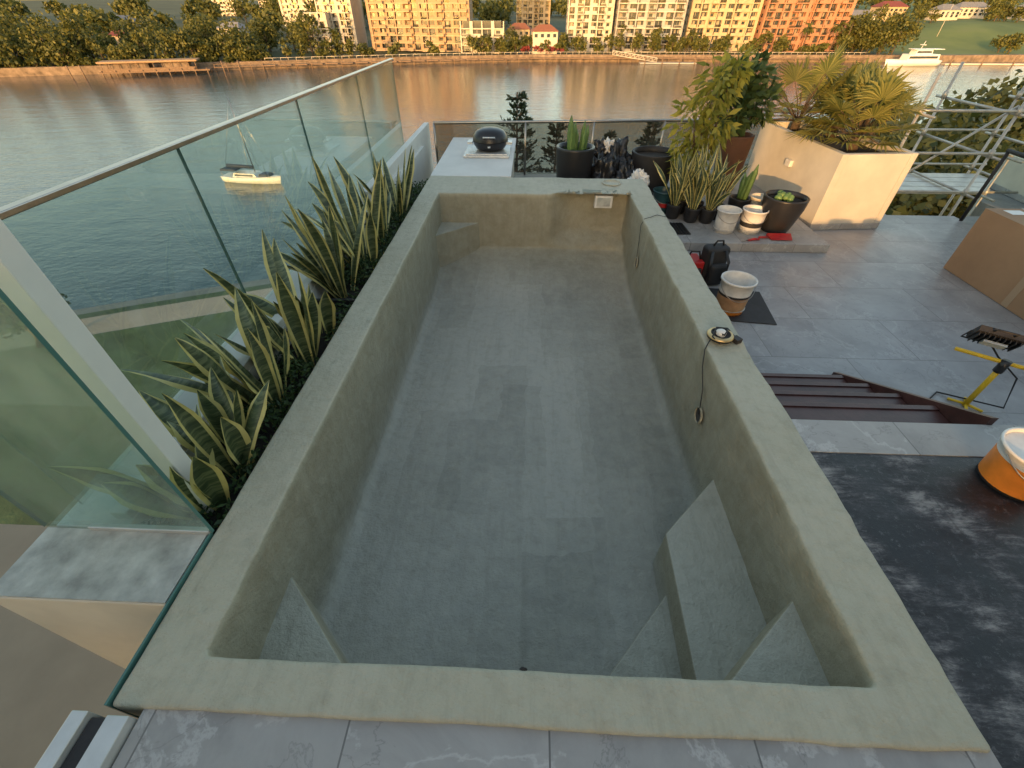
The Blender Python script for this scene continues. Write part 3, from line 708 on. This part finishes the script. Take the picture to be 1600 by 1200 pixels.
while x<330:
    x2=x+6; a=(x,yb(x)-1.2); b=(x2,yb(x2)-1.2)
    m.add([(a[0],a[1],-20.3),(b[0],b[1],-20.3),(b[0],b[1],-17.3),(a[0],a[1],-17.3),(a[0],a[1]+3,-17.25),(b[0],b[1]+3,-17.25)],[(0,1,2,3),(3,2,5,4)],0)
    if x>-120 and x<160:
        m.tube([(x,a[1]-.0,-16.3),(x2,b[1],-16.3)],.09,1,5); m.tube([(x,a[1],-17.3),(x,a[1],-16.2)],.09,1,5); m.tube([(x+3,(a[1]+b[1])/2,-17.3),(x+3,(a[1]+b[1])/2,-16.2)],.08,1,5)
        m.box(x,x2-.02,a[1]-4.2,a[1]-1.4,-18.6,-18.3,2); m.tube([(x+1,a[1]-4,-20.5),(x+1,a[1]-4,-17.8)],.2,2,6)
    x=x2
m.obj('sea_wall_promenade',[STONE,FW,WOOD])
# ---------------------------------------------------------------- far apartment buildings
def apartment(name,x0,x1,y,depth,z0,z1,wall,bay=4.2,fl=3.1,pattern=0):
    m=M()
    m.box(x0+1.2,x1-1.2,y+1.6,y+depth,z0,z1-.2,2)
    nb=max(2,int(round((x1-x0)/bay))); bw=(x1-x0)/nb; nf=int((z1-z0)/fl)
    for f in range(nf+1):
        z=z0+f*fl; m.box(x0,x1,y,y+depth+.4,z-.22,z+.18,1)
    for i in range(nb+1):
        x=x0+i*bw; w=.28 if (i+pattern)%2 else .75
        m.box(x-w,x+w,y+.12,y+1.9,z0-.1,z1-.25,0)
    for i in range(nb):
        if (i+pattern)%3==1:
            a=x0+i*bw
            for f in range(nf):
                z=z0+f*fl; m.box(a+.5,a+bw-.5,y-1.6,y-.01,z-.2,z+.15,1); m.box(a+.5,a+bw-.5,y-1.62,y-1.5,z+.152,z+1.05,3 if pattern%2 else 0)
    for f in range(nf):
        z=z0+f*fl+.18
        for i in range(nb):
            a=x0+i*bw; kind=(i*7+pattern*3)%4
            if kind==0:
                m.box(a+.3,a+bw-.3,y+.9,y+1.7,z,z+.95,0); m.box(a+.3,a+bw-.3,y+.9,y+1.7,z+2.2,z+fl-.42,0)
                m.box(a+.3,a+bw*.3,y+.9,y+1.7,z+.95,z+2.2,0); m.box(a+bw*.7,a+bw-.3,y+.9,y+1.7,z+.95,z+2.2,0)
            else:
                m.box(a+.76,a+bw-.76,y+.15,y+.3,z,z+1.0,0 if (kind+f)%3 else 3)
                if R()<.5: s=U(.12,.5); m.box(a+bw*s,a+bw*(s+U(.15,.4)),y+1.5,y+1.58,z,z+2.3,4)
                if R()<.15: m.box(a+bw*.3,a+bw*.7,y+.5,y+.7,z,z+U(.6,1.6),5)
                m.box(a+bw*.5-.06,a+bw*.5+.06,y+1.42,y+1.49,z,z+2.5,0)
        m.box(x0,x0+1.25,y+1.95,y+depth,z,z+fl-.42,0) ; m.box(x1-1.25,x1,y+1.95,y+depth,z,z+fl-.42,0)
        for k in range(int(depth/5)):
            yy=y+3.5+k*5; m.box(x0-.03,x0-.005,yy,yy+1.8,z+.7,z+2.1,2)
    m.obj(name,[wall,(FW if wall in (FW,FG) else FTB if wall==FT else wall),WIN,GLASSB,WINL,BROWN])
apartment('apartment_building',-121,-104,275,20,-17.2,-2,FW,3.6,3.0,pattern=1)
apartment('apartment_building',-110,-93,283,20,-17.2,10,FW,3.4,3.0,pattern=3)
apartment('apartment_building',-84,-58,283,22,-17.2,22,FT,4.4,pattern=0)
apartment('apartment_building',-57.5,-33,279,22,-17.2,25,FT,3.8,pattern=2)
apartment('apartment_building',-36,-15,270,7.5,-17.2,-4.8,FW,5,pattern=1)
apartment('apartment_building',17,39,284,18,-17.2,20,FW,3.7,2.9,pattern=3)
apartment('apartment_building',41,73,280,18,-17.2,18,FG,4.6,3.1,pattern=1)
apartment('apartment_building',79,112,288,18,-17.2,20,FC,4.1,pattern=2)
apartment('apartment_building',114,134,284,18,-17.2,16,FO,4.0,pattern=1)
apartment('apartment_building',136,158,290,18,-17.2,12,FO,3.6,pattern=0)
apartment('apartment_building',-190,-165,420,20,-12,16,FW,4,pattern=0)
apartment('apartment_building',-150,-128,400,20,-12,10,FC,4,pattern=1)
apartment('apartment_building',-255,-235,520,20,-10,14,FG,4,pattern=1)
apartment('apartment_building',-12,10,380,18,-13,14,FC,4,pattern=1)
apartment('apartment_building',-330,-300,560,20,-10,16,FW,4,pattern=2)
apartment('apartment_building',-215,-190,560,20,-10,18,FC,4,pattern=1)
def house(name,cx,cy,w,d,h,z,wall,roof,ang=0):
    m=M(); ca,sa=math.cos(ang),math.sin(ang)
    def T(x,y,zz): return (cx+x*ca-y*sa,cy+x*sa+y*ca,z+zz)
    def bx(a,b,c,dd,e1,f1,mi): m.add([T(x,y,q) for q in (e1,f1) for y in (c,dd) for x in (a,b)],[(0,2,3,1),(4,5,7,6),(0,1,5,4),(2,6,7,3),(0,4,6,2),(1,3,7,5)],mi)
    bx(-w/2,w/2,-d/2,d/2,-2,h,0)
    nw=max(2,int(w/3))
    for i in range(nw):
        a=-w/2+w*(i+.25)/nw; 
        for q in ([1.0] if h<4.5 else [1.0,h-2.2]): bx(a,a+w*.5/nw,-d/2-.06,-d/2-.01,q,q+1.3,2); bx(a-.1,a+w*.5/nw+.1,-d/2-.12,-d/2-.01,q-.15,q-.02,0)
    o=.6; rh=d*.28
    m.add([T(-w/2-o,-d/2-o,h),T(w/2+o,-d/2-o,h),T(w/2+o,d/2+o,h),T(-w/2-o,d/2+o,h),T(-w/2+d*.35,0,h+rh),T(w/2-d*.35,0,h+rh)],[(0,1,5,4),(1,2,5),(2,3,4,5),(3,0,4),(3,2,1,0)],1)
    m.obj(name,[wall,roof,WIN])
house('house',5,272,12,9,8.5,-17.3,FW,ROOFO,.1)
house('house',-8,300,12,9,7,-16,FC,ROOFO,-.1)
for i,(x,dd,w,h) in enumerate(((205,98,16,5),(232,112,18,5.5),(262,100,14,4.5),(290,115,20,5),(185,120,16,6),(325,105,18,5),(-175,110,16,6),(-215,90,14,5),(-300,120,18,6),(-250,150,16,7),(-130,110,16,8),(-340,80,18,6))):
    house('house',x,yb(x)+dd,w,10,h,hz(x,dd)+.3,[FW,FC,FW][i%3],[ROOFG,ROOFR,ROOFG][i%3],U(-.3,.3))

# ---------------------------------------------------------------- far trees (mass)
def crown(m,cx,cy,cz,rx,rz,n,ls,mi=0):
    nc=max(5,int(rx*1.6)); cl=[]
    for i in range(nc):
        d=rv(); cl.append((Vector((cx+d.x*rx*.62,cy+d.y*rx*.62,cz+d.z*rz*.6)),rx*U(.32,.58)))
    for i in range(n):
        c,r=random.choice(cl); d=rv(); d.z=abs(d.z)*.9 if R()<.7 else d.z
        p=c+Vector((d.x*r,d.y*r,d.z*r*rz/rx))*U(.75,1.05)
        L=ls*U(.7,1.4); m.leaf(p,(rv()+d*.3),d+rv()*.5,L,L*.8,mi)
def tree_mass(name,lst,ls=1.1,n=260,mats=None):
    m=M()
    for (x,y,z,h,r_) in lst:
        m.tube([(x,y,z-1),(x+U(-.3,.3),y,z+h*.55)],[.35,.18],1,6)
        for k in range(3):
            a=U(0,6.28); m.tube([(x,y,z+h*.3),(x+math.cos(a)*r_*.5,y+math.sin(a)*r_*.5,z+h*.6)],[.18,.06],1,5)
        crown(m,x,y,z+h*.50,r_,h*.50,int(n*(r_/5)**1.6)+60,ls)
    m.obj(name,mats or [LEAFF,BARK])
T=[]
for i in range(70):
    x=U(-330,-104); d=U(4,70); T.append((x,yb(x)+d,hz(x,d),U(9,17),U(4.5,8)))
for i in range(46):
    x=-330+i*4.6+U(-2,2); d=U(2,8); T.append((x,yb(x)+d,-17.8,U(6,13),U(3.8,6.0)))
for i in range(60):
    x=-330+i*3.6+U(-2,2); d=U(1,3); T.append((x,yb(x)+d,-18.2,U(2.5,4.5),U(2,3.2)))
for i in range(60):
    x=U(-128,160); d=U(2,9)
    T.append((x,yb(x)+d,-17.6,U(3.5,8.5),U(1.8,4)))
for x in (-91,-88,-16,-10,14,-25,-3,76,42,60,112): T.append((x,yb(x)+U(5,9),-17.6,U(7,12),U(3,4.5)))
for i in range(14):
    x=U(158,178); d=U(1,34); T.append((x,yb(x)+d,hz(x,d),U(11,17),U(5,8)))
for i in range(18):
    x=U(176,350); d=U(78,95); T.append((x,yb(x)+d,hz(x,d),U(5,10),U(3,5.5)))
for i in range(14):
    x=U(232,350); d=U(1,18); T.append((x,yb(x)+d,hz(x,d),U(5,9),U(3.5,6)))
tree_mass('riverside_trees',T,1.0,420)
T=[]
for i in range(170):
    x=U(-620,520); d=U(110,420); T.append((x,yb(max(-850,min(850,x)))+d,hz(x,d),U(10,18),U(6,11)))
tree_mass('background_trees',T,2.2,140)
m=M()
for x in (-4,2,8,13): crown(m,x,yb(x)+2.5,-15.6,2.4,1.4,200,.7)
m.obj('bougainvillea_hedge',[mat_leaf('magenta_bracts',(.20,.03,.04),(.35,.08,.06),.3)])
def palm(x,y,z,h,r_):
    m=M(); m.tube([(x,y,z-1),(x+.3,y,z+h*.5),(x+.2,y,z+h)],[.3,.22,.16],1,7)
    for i in range(18):
        az=U(0,6.28); el=U(-.3,1.1); p=Vector((x+.2,y,z+h)); d=Vector((math.cos(az)*math.cos(el),math.sin(az)*math.cos(el),math.sin(el)))
        pts=[p]
        for k in range(5): p=p+d*r_/5; d.z-=.28; d.normalize(); pts.append(p)
        for a,b in zip(pts[:-1],pts[1:]):
            s=(b-a).cross(Vector((0,0,1))).normalized()*.5
            m.add([a,a+s-Vector((0,0,.35)),b+s-Vector((0,0,.35)),b],[(0,1,2,3)],0); m.add([a,b,b-s-Vector((0,0,.35)),a-s-Vector((0,0,.35))],[(0,1,2,3)],0)
    m.obj('palm_tree',[LEAFF,BARK])
for (x,h) in ((146,11),(152,13),(132,10),(-90,9),(77,8)): palm(x,yb(x)+7,-17.6,h,4)

# ---------------------------------------------------------------- wharf on the left, gangway, boats
m=M(); cx,cy=-150,206; an=math.radians(22); ca,sa=math.cos(an),math.sin(an)
def W(x,y,z): return (cx+x*ca-y*sa,cy+x*sa+y*ca,z)
def wb(a,b,c,d,e1,f1,mi): m.add([W(x,y,q) for q in (e1,f1) for y in (c,d) for x in (a,b)],[(0,2,3,1),(4,5,7,6),(0,1,5,4),(2,6,7,3),(0,4,6,2),(1,3,7,5)],mi)
wb(-19,19,-4,4,-18.9,-18.5,0); wb(-18,15,-3.4,3.4,-16.0,-15.8,0); wb(-18.4,15.4,-3.8,3.8,-15.78,-15.3,2)
for i in range(12):
    for s in (-3.2,3.2): m.tube([W(-17.5+i*2.9,s,-18.6),W(-17.5+i*2.9,s,-15.9)],.14,0,6)
for i in range(9):
    for s in (-3.7,3.7): m.tube([W(-18+i*4.5,s,-20.6),W(-18+i*4.5,s,-18.0)],.22,0,6)
wb(-18,14,-3.55,-3.45,-18.5,-17.5,0); wb(-14,-2,-2.5,2.5,-18.5,-16.1,1); wb(3,12,-2.5,2.5,-18.5,-16.1,1)
for dx in (-24,-28,24,30): m.tube([W(dx,-4,-20.6),W(dx,-4,-16.0)],.25,0,6)
wb(19.2,58,2,4,-18.7,-18.4,0)
for i in range(9): m.tube([W(20+i*4.6,2.2,-20.6),W(20+i*4.6,2.2,-17.4)],.18,0,6)
m.tube([W(20,2.2,-17.5),W(57,2.2,-17.5)],.07,0,5)
m.obj('timber_wharf',[WOOD,STONE,FT])
m=M()
a=Vector((38,262,-17.2)); b=Vector((58,255,-19.4))
for s in (-.8,.8):
    o=Vector((0,s,0)); m.tube([a+o,b+o],.14,0,5); m.tube([a+o+Vector((0,0,1.6)),b+o+Vector((0,0,1.6))],.14,0,5)
    for i in range(11):
        p=a.lerp(b,i/10)+o; m.tube([p,p+Vector((0,0,1.6))],.09,0,5)
        if i<10: m.tube([p,a.lerp(b,(i+1)/10)+o+Vector((0,0,1.6))],.08,0,5)
m.box(50,76,252,256,-19.9,-19.4,1)
for x in (52,60,68,75): m.tube([(x,251.6,-20.6),(x,251.6,-17)],.22,2,6)
m.obj('gangway_pontoon',[FW,FG,WOOD])
def hull(m,c,L,Wd,H,az,mi=0,dm=1,nose=.35):
    ca,sa=math.cos(az),math.sin(az); n=16; V=[];F=[]
    for i in range(n+1):
        t=i/n; x=(t-.5)*L; w=Wd/2*(min(1,.72+t*1.2) if t<.3 else 1)*(1-max(0,(t-.45)/.55)**2.2); sh=H*(1+.35*max(0,t-.4))
        for (yy,zz) in ((-w,sh),(-w*.86,H*.35),(-w*.35,-.25),(w*.35,-.25),(w*.86,H*.35),(w,sh)):
            xx=x+(nose*H*(zz/H) if t>.9 else 0); V.append((c[0]+xx*ca-yy*sa,c[1]+xx*sa+yy*ca,c[2]+zz))
    for i in range(n):
        for k in range(5): F.append((i*6+k,(i+1)*6+k,(i+1)*6+k+1,i*6+k+1))
    D=[(i*6,i*6+5,(i+1)*6+5,(i+1)*6) for i in range(n)]
    b0=len(m.v); m.v+=V
    for f in F: m.f.append(tuple(b0+i for i in f)); m.m.append(mi); m.sm.append(True)
    for f in D: m.f.append(tuple(b0+i for i in f)); m.m.append(dm); m.sm.append(False)
    m.f.append(tuple(b0+k for k in range(6))); m.m.append(mi); m.sm.append(False)
    def T(x,y,z): return (c[0]+x*ca-y*sa,c[1]+x*sa+y*ca,c[2]+z)
    return T
def tb(m,T,a,b,c,d,e1,f1,mi,tp=0):
    m.add([T(x+(tp if q==f1 and x==b else 0)*-1+(tp if q==f1 and x==a else 0),y,q) for q in (e1,f1) for y in (c,d) for x in (a,b)],[(0,2,3,1),(4,5,7,6),(0,1,5,4),(2,6,7,3),(0,4,6,2),(1,3,7,5)],mi)
m=M(); T_=hull(m,(-44.5,71.5,-20.05),9.4,2.9,1.0,-.12,0,0)
tb(m,T_,-2.6,1.6,-.95,.95,1.0,1.55,0,.4); tb(m,T_,-2.2,1.0,-.97,.97,1.15,1.40,2,.1); tb(m,T_,-4.2,-1.6,-1.2,1.2,1.9,2.15,1,.1); tb(m,T_,1.7,3.6,-.7,.7,1.15,1.5,1,.3)
m.tube([T_(.9,0,1.2),T_(.9,0,11.5)],.07,3,6); m.tube([T_(.9,0,2.3),T_(-3.6,0,2.4)],.26,1,8); m.tube([T_(4.6,0,1.2),T_(.9,0,11.3)],.02,3,4); m.tube([T_(-4.5,0,1.2),T_(.9,0,11.3)],.02,3,4)
for s in (-1,1):
    m.tube([T_(.9,s*1.35,1.1),T_(.9,0,8)],.02,3,4)
    for x in (-4.2,-1.6): m.tube([T_(x,s*1.1,1),T_(x,s*1.1,1.95)],.03,3,5)
    for x in (-4,-2,0,2,3.6): m.tube([T_(x,s*(1.3 if x<2 else .8),1.05),T_(x,s*(1.3 if x<2 else .8),1.6)],.02,3,4)
m.obj('sailing_boat',[BOATW,NAVY,WIN,STEEL])
m=M(); T_=hull(m,(172,250,-20.1),24,6,2.2,math.pi+.08,0,0)
tb(m,T_,-10,5,-2.3,2.3,2.2,4.4,0,.5); tb(m,T_,-9,4.2,-2.35,2.35,2.9,3.8,1,.2); tb(m,T_,-6,2,-1.9,1.9,4.4,6.1,0,.5); tb(m,T_,-5.4,1.4,-1.95,1.95,4.9,5.6,1,.2)
tb(m,T_,-10.5,3,-2.2,2.2,6.1,6.3,0); m.tube([T_(-1,0,6.3),T_(-1.6,0,9)],.12,0,6); tb(m,T_,-1.8,-.6,-1.2,1.2,7.6,7.8,0)
m.obj('motor_yacht',[BOATW,WIN])
m=M(); m.box(190,232,254,256.5,-19.9,-19.4,0)
for x in (192,206,220,231): m.tube([(x,253.6,-20.6),(x,253.6,-16.5)],.25,1,6)
m.obj('floating_pontoon',[FW,WOOD])
m=M(); m.tube([(214,302,-12),(214,302,1.0)],[.16,.08],0,6); m.tube([(212,302,-2.5),(216,302,-2.5)],.07,0,5); m.obj('flagpole',[FW])

# ---------------------------------------------------------------- near trees
def tree(name,x,y,z,top,r_,n,ls,mat=LEAFT,nl=7):
    m=M(); h=top-z
    m.tube([(x,y,z),(x+.2,y+.1,z+h*.3),(x,y,z+h*.6)],[.32,.24,.12],1,9)
    for k in range(nl):
        a=6.28*k/nl+U(-.3,.3); q=(x+math.cos(a)*r_*.6,y+math.sin(a)*r_*.6,z+h*U(.6,.85)); m.tube([(x,y,z+h*U(.3,.5)),(x+math.cos(a)*r_*.25,y+math.sin(a)*r_*.25,z+h*.55),q],[.12,.08,.03],1,6)
    crown(m,x,y,z+h*.68,r_,h*.32,n,ls)
    m.obj(name,[mat,BARK])
tree('tree',18,19,-18,-1.0,5.5,9000,.30); tree('tree',25,25,-18,-1.0,6,8000,.34); tree('tree',13,17.5,-18,-3.6,4.5,5000,.32); tree('tree',22,14,-18,-2.2,5,7000,.30)
tree('tree',9,19,-18,-5.5,4,3500,.32); tree('tree',31,33,-18,-2.5,6,5000,.42); tree('tree',14,10,-18,-4.5,4.5,4500,.30); tree('tree',17,26,-18,-1.6,5,5000,.36)
tree('tree',-42,28,-18,-12.5,3.2,2600,.35,LEAFD); tree('tree',-47,29,-18,-12,3.6,2600,.35,LEAFD); tree('tree',-37,25,-18,-13.5,2.6,2000,.33,LEAFD)
def conifer(x,y,z,top,r_):
    m=M(); h=top-z; m.tube([(x,y,z),(x,y,top)],[.2,.02],1,7)
    k=int(h/.2)
    for i in range(k):
        t=i/k
        if t<.45: continue
        zz=z+h*t; rr=min(r_,(1-t)*h*.30+.12)*U(.6,1.15); nb=7
        for j in range(nb):
            a=U(0,6.28); d=Vector((math.cos(a),math.sin(a),U(.1,.7)))
            p=Vector((x,y,zz)); m.tube([p,p+d*rr],[.02,.006],1,4)
            for q in range(10):
                s=p+d*rr*U(.15,1.05); m.leaf(s,d+rv()*.8,rv(),U(.10,.22),.08,0)
    m.obj('conifer_tree',[LEAFC,BARK])
for a in ((-.45,15,-18,-.35,1.2),(.8,15.5,-18,-1.2,1.1),(2.6,16,-18,-1.5,1.2),(-1.6,16,-18,-2.0,1.2),(3.8,15.5,-18,-1.1,1.2),(1.7,14,-18,-2.2,1.2)): conifer(*a)

# ---------------------------------------------------------------- light, world, camera
EL=math.radians(8); az=math.radians(202)
w=bpy.data.worlds.new('World'); bpy.context.scene.world=w; w.use_nodes=True
nt=w.node_tree; nt.nodes.clear()
sky=nt.nodes.new('ShaderNodeTexSky'); sky.sky_type='NISHITA'; sky.sun_disc=False; sky.sun_elevation=EL; sky.sun_rotation=az; sky.altitude=20; sky.dust_density=2.0; sky.ozone_density=.8
bg=nt.nodes.new('ShaderNodeBackground'); bg.inputs[1].default_value=.50; ow=nt.nodes.new('ShaderNodeOutputWorld')
tint=mixc(nt,1.0,sky.outputs[0],(1.08,.985,.87),'MULTIPLY')
nt.links.new(tint,bg.inputs[0]); nt.links.new(bg.outputs[0],ow.inputs[0])
ld=bpy.data.lights.new('sun','SUN'); ld.energy=5.0; ld.angle=math.radians(.6); ld.color=(1,.53,.19)
lo=bpy.data.objects.new('sun',ld); bpy.context.collection.objects.link(lo)
d=Vector((math.sin(az)*math.cos(EL),math.cos(az)*math.cos(EL),math.sin(EL)))
lo.rotation_euler=d.to_track_quat('Z','Y').to_euler()
cd=bpy.data.cameras.new('camera'); cd.sensor_width=36; cd.lens=670/1600*36; cd.clip_start=.05; cd.clip_end=6000
co=bpy.data.objects.new('camera',cd); bpy.context.collection.objects.link(co)
co.location=(0,0,1.6); co.rotation_euler=(math.radians(90-41.65),0,math.radians(2.3))
sc=bpy.context.scene; sc.camera=co
sc.view_settings.view_transform='Standard'; sc.view_settings.look='None'; sc.view_settings.exposure=0
